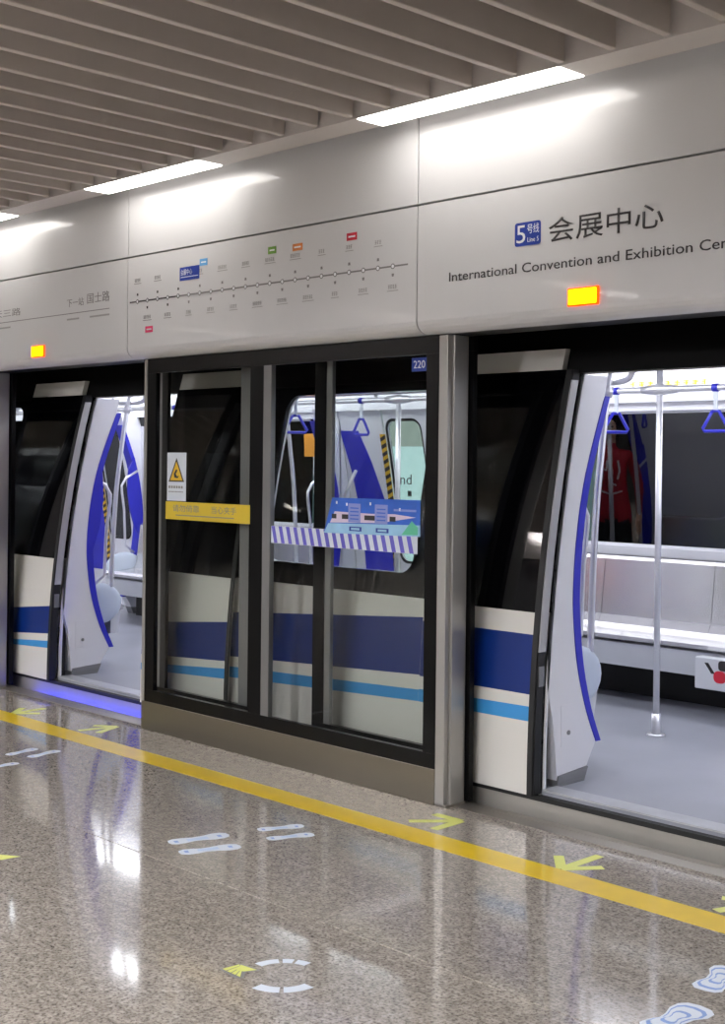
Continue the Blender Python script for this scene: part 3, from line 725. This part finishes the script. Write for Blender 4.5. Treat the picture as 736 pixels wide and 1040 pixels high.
seat_pole(-3.9, -1, 1, 'curved steel pole at the far bench end near the right picture edge')
seat_pole(-6.39, -1, -1, 'curved steel pole at the left end of the far bench')
seat_pole(-8.0, -1, 1, 'steel pole leaning right behind the left end of the train window')
def strap(x, y, z, lab, turn=0.0):
    t = thing('hanging_strap', (x, y, z - 0.24), lab, 'strap handle', 'blue hanging strap handles')
    box('webbing', x - 0.012, x + 0.012, y - 0.003, y + 0.003, z - 0.125, z - 0.0175, 'sticker_white', t)
    tube('loop', [(x - 0.016, y, z), (x + 0.016, y, z)], 0.0215, 'rim_blue', t, 12)
    ring = [(-0.02, -0.125), (0.02, -0.125), (0.075, -0.215), (0.066, -0.23), (-0.066, -0.23), (-0.075, -0.215), (-0.02, -0.125)]
    tube('handle', [(x + a * math.cos(turn), y + a * math.sin(turn), z + b) for a, b in ring], 0.0095, 'rim_blue', t, 8)
strap(-3.70, 1.709, 1.993, 'blue strap handle hanging at the right picture edge')
strap(-4.33, 1.709, 1.993, 'blue strap handle hanging beside the curved pole in the right doorway', 1.1)
strap(-6.39, 1.709, 1.993, 'blue strap handle seen through the train window above the blue panel')
strap(-6.21, 0.965, 1.99, 'blue strap handle between two leaning poles in the train window', 1.2)
strap(-8.5, 1.709, 1.993, 'blue strap handle inside the left doorway near the hazard tape')

# ---------------- beyond the train
tag(box('ceiling_track', -16, 6, 0.102, 4.4, 3.2, 3.3, 'void'), 'dark ceiling added over the track to shut out ambient light', kind='structure')  # lid and ends added to keep world light out above the train
tag(box('trim_4', -16, 4, 0.102, 0.168, 2.2, 3.199, 'header_black'), 'black backing added behind the wall panels to darken the gap above the doors', kind='structure')  # backing panel added so the gap above the doors goes black
for xe in (-16.2, 6.0): tag(box('wall_track_end', xe, xe + 0.2, 0.1, 4.4, -0.9, 3.3, 'tunnel'), 'dark wall added to close the track end against ambient light', kind='structure')
tag(box('wall_tunnel', -16, 6, 4.3, 4.4, -0.8, 3.7, 'tunnel'), 'dark tunnel wall beyond the train', kind='structure')
lb = thing('light_box', (-7.1, 3.9, 0.5), 'pale cyan illuminated sign on the tunnel wall seen through the far windows', 'light box')
box('panel', -9.3, -6.06, 3.9, 3.96, 0.5, 1.72, 'lightbox', lb)
box('top_band', -9.3, -6.06, 3.9, 3.96, 1.7201, 2.1, 'lightbox_top', lb)
box('back_frame', -9.25, -6.11, 3.9605, 4.2995, 0.55, 2.05, 'tunnel', lb)
text('words', 'and', -8.215, -8.005, 1.385, 1.475, 3.899, 'ink_grey', lb)
box('small_words', -8.05, -8.005, 3.898, 3.8995, 1.28, 1.33, 'ink_grey', lb)
box('track_bed_base', -16, 6, 0.262, 4.3, -0.9, -0.8, 'tunnel').__setitem__('kind', 'structure')

# ---------------- blue glow lamp under the left door sill
bl = thing('sill_lamp', (-7.3, 0.2, -0.02), 'blue light strip glowing in the gap below the left doorway', 'lamp')
box('housing', -8.05, -6.6, 0.176, 0.2, -0.09, -0.062, 'black_frame', bl)
box('led_strip', -8.05, -6.6, 0.178, 0.198, -0.0618, -0.054, 'blue_led', bl)

# ================================================================== FLOOR MARKINGS
tag(box('yellow_line', -16, 4, -0.492, -0.338, 0.0002, 0.0014, 'yellow_line'), 'yellow safety line painted along the platform edge', 'floor marking')
def arrow(tip, tail, b1, b2, lab, w_=0.042):
    t = thing('floor_arrow', (tip[0], tip[1], 0.0), lab, 'floor arrow', 'yellow arrow stickers on the floor')
    tip = Vector(tip); k = 0
    for nm, q in (('shaft', tail), ('barb', b1), ('barb', b2)):
        q = Vector(q); d = (q - tip).normalized(); n = Vector((-d.y, d.x)) * w_ / 2
        z1 = 0.0010 + 0.0002 * k; k += 1
        prism(nm, [tuple(tip + n), tuple(tip - n), tuple(q - n), tuple(q + n)], 'z', 0.0003, z1, 'arrow_yellow', t)
arrow((-3.857, -0.106), (-4.012, -0.277), (-4.013, -0.109), (-3.850, -0.29), 'yellow arrow sticker pointing at the steel post by the right doorway')
arrow((-3.137, -0.330), (-3.138, -0.075), (-3.037, -0.195), (-3.25, -0.20), 'yellow arrow sticker pointing away from the right doorway')
arrow((-6.592, -0.083), (-6.638, -0.309), (-6.704, -0.167), (-6.510, -0.26), 'yellow arrow sticker pointing into the left doorway')
arrow((-7.351, -0.330), (-7.367, -0.100), (-7.47, -0.20), (-7.24, -0.21), 'yellow arrow sticker pointing out of the left doorway')
arrow((-2.40, -0.106), (-2.47, -0.31), (-2.53, -0.17), (-2.32, -0.24), 'yellow arrow sticker at the right picture edge')
SOLE = [(0, -0.5), (0.16, -0.48), (0.24, -0.38), (0.23, -0.24), (0.17, -0.08), (0.19, 0.1), (0.27, 0.26), (0.26, 0.40), (0.17, 0.48), (0, 0.5),
        (-0.15, 0.46), (-0.22, 0.36), (-0.22, 0.2), (-0.15, 0.02), (-0.13, -0.12), (-0.19, -0.26), (-0.2, -0.4), (-0.13, -0.48)]
def foot(a, b, lab, wid=0.34, outline=False, flip=1):
    a, b = Vector(a), Vector(b); d = b - a; L = d.length; d.normalize(); n = Vector((d.y, -d.x)); c = (a + b) / 2
    t = thing('footprint', (c.x, c.y, 0.0), lab, 'floor sticker', 'footprint stickers on the floor')
    def pts(k): return [tuple(c + n * (u * flip * L * wid * 1.9 * k) + d * (v * L * k)) for u, v in SOLE]
    prism('sole', pts(1.0), 'z', 0.0003, 0.0011, 'sticker_white', t)
    if outline:
        prism('sole_ring', pts(0.82), 'z', 0.0012, 0.0016, 'sticker_blue', t); prism('sole_fill', pts(0.70), 'z', 0.0017, 0.0020, 'sticker_white', t)
        prism('sole_core', pts(0.42), 'z', 0.0021, 0.0024, 'sticker_blue', t); prism('core_fill', pts(0.30), 'z', 0.0025, 0.0028, 'sticker_white', t)
    else:
        m = [tuple(c + n * (u * L * wid * 1.2) + d * (v * L)) for u, v in ((-.11, -.2), (.13, -.2), (.15, .14), (-.14, .14))]
        prism('arch_patch', m, 'z', 0.0012, 0.0015, 'sole_blue', t)
        for v in (-0.38, 0.33):
            q = c + d * (v * L)
            prism('print_mark', [tuple(q + n * x_ * L + d * y_ * L) for x_, y_ in ((-.05, -.03), (.05, -.03), (.06, .03), (-.04, .04))], 'z', 0.0012, 0.0015, 'sticker_blue', t)
foot((-4.445, -1.255), (-4.373, -0.995), 'pale footprint sticker farther left of the middle nearer pair', flip=-1)
foot((-4.307, -1.305), (-4.218, -1.060), 'pale footprint sticker nearest the viewer in the middle nearer pair')
foot((-4.347, -0.862), (-4.263, -0.670), 'pale footprint sticker upper one of the middle pair nearer the yellow line', flip=-1)
foot((-4.220, -0.918), (-4.143, -0.722), 'pale footprint sticker lower one of the middle pair nearer the yellow line')
foot((-6.333, -0.940), (-6.375, -0.736), 'pale footprint sticker upper one at the left by the yellow line', flip=-1)
foot((-6.215, -0.880), (-6.258, -0.674), 'pale footprint sticker right one at the left by the yellow line')
foot((-6.13, -1.18), (-6.142, -0.985), 'pale footprint sticker cut by the left picture edge')
foot((-2.115, -0.97), (-2.15, -0.74), 'blue-outlined footprint sticker at the right picture edge', wid=0.5, outline=True, flip=-1)
foot((-2.075, -1.33), (-2.065, -1.075), 'blue-outlined footprint sticker in the bottom right corner', wid=0.5, outline=True)
# broken white ring with a yellow chevron
rg = thing('ring_sticker', (-3.06, -1.83, 0), 'broken white ring sticker beside a yellow chevron on the floor', 'floor sticker')
for a0, a1, ro, ri in ((97, 118, .130, .098), (123, 140, .130, .098), (146, 182, .130, .098), (-84, -46, .135, .095), (-40, 2, .135, .095)):
    A = [math.radians(a0 + (a1 - a0) * k / 6) for k in range(7)]
    prism('ring_segment', [(-3.065 + ro * math.cos(q), -1.822 + ro * math.sin(q)) for q in A] + [(-3.065 + ri * math.cos(q), -1.822 + ri * math.sin(q)) for q in reversed(A)], 'z', 0.0003, 0.0011, 'sticker_white', rg)
ch = thing('chevron_sticker', (-3.19, -1.89, 0), 'yellow-green chevron arrow sticker left of the white ring', 'floor sticker')
prism('dark_outline', [(-3.142, -1.850), (-3.220, -1.860), (-3.233, -1.936), (-3.148, -1.945), (-3.128, -1.926), (-3.160, -1.893)], 'z', 0.0003, 0.0008, 'ink_grey', ch)
prism('arrow_point', [(-3.150, -1.856), (-3.216, -1.866), (-3.190, -1.905), (-3.168, -1.893)], 'z', 0.0009, 0.0013, 'arrow_yellow', ch)
for k in range(4):      # four slanting steps along the tail
    p0 = Vector((-3.221, -1.868)).lerp(Vector((-3.172, -1.897)), k / 4); p1 = Vector((-3.221, -1.868)).lerp(Vector((-3.172, -1.897)), (k + .8) / 4)
    e0 = Vector((-3.228, -1.930)).lerp(Vector((-3.136, -1.930)), k / 4); e1 = Vector((-3.228, -1.930)).lerp(Vector((-3.136, -1.930)), (k + .8) / 4)
    prism('chevron', [tuple(p0), tuple(p1), tuple(e1), tuple(e0)], 'z', 0.0014, 0.0017, 'arrow_yellow', ch)
tag(prism('floor_arrow', [(-4.80, -1.87), (-4.685, -1.80), (-4.70, -1.90), (-4.78, -1.93)], 'z', 0.0003, 0.0011, 'arrow_yellow'), 'yellow-green arrow tip sticker at the left picture edge', 'floor arrow')

# ================================================================== PERSON (seen only as a reflection in the far window)
def person(loc, face):
    """standing figure, +Y of the figure is where the chest points"""
    V = [('pelvis', (0, 0, .95), .14, .11), ('waist', (0, 0, 1.10), .15, .11), ('chest', (0, .01, 1.30), .175, .12), ('neckb', (0, 0, 1.47), .075, .07), ('neck', (0, .01, 1.55), .055, .055),
         ('head', (0, .025, 1.64), .082, .095), ('crown', (0, .02, 1.74), .06, .075)]
    E = [('pelvis', 'waist'), ('waist', 'chest'), ('chest', 'neckb'), ('neckb', 'neck'), ('neck', 'head'), ('head', 'crown')]
    for sd, t in ((-1, 'l'), (1, 'r')):
        V += [('sh' + t, (.17 * sd, 0, 1.43), .065, .06), ('el' + t, (.24 * sd, -.02, 1.16), .05, .045), ('wr' + t, (.235 * sd, .06, .93), .034, .028), ('pm' + t, (.23 * sd, .08, .86), .036, .02)]
        E += [('chest', 'sh' + t), ('sh' + t, 'el' + t), ('el' + t, 'wr' + t), ('wr' + t, 'pm' + t)]
        for i, (dx, dy, ln) in enumerate(((-.022, 0, .07), (-.008, .004, .08), (.008, .004, .076), (.022, 0, .06))):
            V += [(f'f{i}{t}', (.23 * sd + dx * .6, .085 + dx, .82), .009, .009), (f'g{i}{t}', (.225 * sd + dx * .6, .105 + dx, .82 - ln), .008, .008)]
            E += [('pm' + t, f'f{i}{t}'), (f'f{i}{t}', f'g{i}{t}')]
        V += [('th' + t, (.23 * sd - .02 * sd, .12, .86), .011, .011), ('tt' + t, (.23 * sd - .025 * sd, .14, .81), .009, .009)]
        E += [('pm' + t, 'th' + t), ('th' + t, 'tt' + t)]
        V += [('hp' + t, (.095 * sd, 0, .90), .095, .10), ('kn' + t, (.10 * sd, .015, .50), .062, .065), ('an' + t, (.105 * sd, -.01, .09), .04, .045), ('to' + t, (.12 * sd, .15, .035), .042, .03)]
        E += [('pelvis', 'hp' + t), ('hp' + t, 'kn' + t), ('kn' + t, 'an' + t), ('an' + t, 'to' + t)]
    idx = {n: i for i, (n, *_ ) in enumerate(V)}
    me = bpy.data.meshes.new('body'); me.from_pydata([v[1] for v in V], [(idx[a], idx[b]) for a, b in E], [])
    o = bpy.data.objects.new('body', me); COL.objects.link(o)
    md = o.modifiers.new('skin', 'SKIN'); sv = me.skin_vertices[0].data
    for i, v in enumerate(V): sv[i].radius = (v[2], v[3])
    sv[0].use_root = True
    o.modifiers.new('sub', 'SUBSURF').levels = 2
    dg = bpy.context.evaluated_depsgraph_get(); m2 = bpy.data.meshes.new_from_object(o.evaluated_get(dg))
    bpy.data.objects.remove(o)
    for m in ('skin', 'jacket_red', 'trousers', 'hair'): m2.materials.append(MATS[m])
    for p in m2.polygons:
        c = p.center; p.use_smooth = True
        p.material_index = 0 if (c.z > 1.53 or (abs(c.x) > .17 and c.z < .93)) else (1 if c.z > .86 else (2 if c.z > .07 else 3))
        if c.z > 0.86 and c.z < 0.94 and abs(c.x) < .17: p.material_index = 1
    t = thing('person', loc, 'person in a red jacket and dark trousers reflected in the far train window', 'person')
    t.rotation_euler = (0, 0, face)
    b = bpy.data.objects.new('body', m2); COL.objects.link(b); b.parent = t
    bm = bmesh.new(); bmesh.ops.create_uvsphere(bm, u_segments=16, v_segments=12, radius=1)
    for v in bm.verts:
        v.co = Vector((v.co.x * .098, v.co.y * .108 - .005, v.co.z * .125 + 1.685))
        if v.co.y > .05 and v.co.z < 1.74: v.co.y = .045
    me = bpy.data.meshes.new('hair'); bm.to_mesh(me); bm.free()
    h = link('hair', me, 'hair'); h.parent = t; h.location = (0, 0, 0)
    for nm, sx, z, r in (('eye', -.032, 1.665, .009), ('eye', .032, 1.665, .009), ('nose', 0, 1.635, .014), ('mouth', 0, 1.60, .012)):
        bm = bmesh.new(); bmesh.ops.create_uvsphere(bm, u_segments=8, v_segments=6, radius=r)
        for v in bm.verts: v.co += Vector((sx, .115 if nm != 'nose' else .12, z))
        me = bpy.data.meshes.new(nm); bm.to_mesh(me); bm.free(); q = link(nm, me, 'hair' if nm == 'eye' else 'skin'); q.parent = t; q.location = (0, 0, 0)
    # white line emblem across the jacket
    for k, pts in enumerate(([(-.10, 1.33), (-.13, 1.24), (-.09, 1.14), (0, 1.10), (.10, 1.12)], [(-.08, 1.18), (-.06, 1.27), (-.09, 1.34), (-.03, 1.30), (-.02, 1.38), (.02, 1.30), (.01, 1.2), (.05, 1.17)], [(.07, 1.38), (.08, 1.29), (.06, 1.22)])):
        bm = bmesh.new(); tube_bm(bm, catmull([(x, .152 - abs(x) * .16, z) for x, z in pts], 4), 0.008, 6)
        me = bpy.data.meshes.new('emblem'); bm.to_mesh(me); bm.free(); q = link('emblem', me, 'white_ink'); q.parent = t; q.location = (0, 0, 0)
    return t
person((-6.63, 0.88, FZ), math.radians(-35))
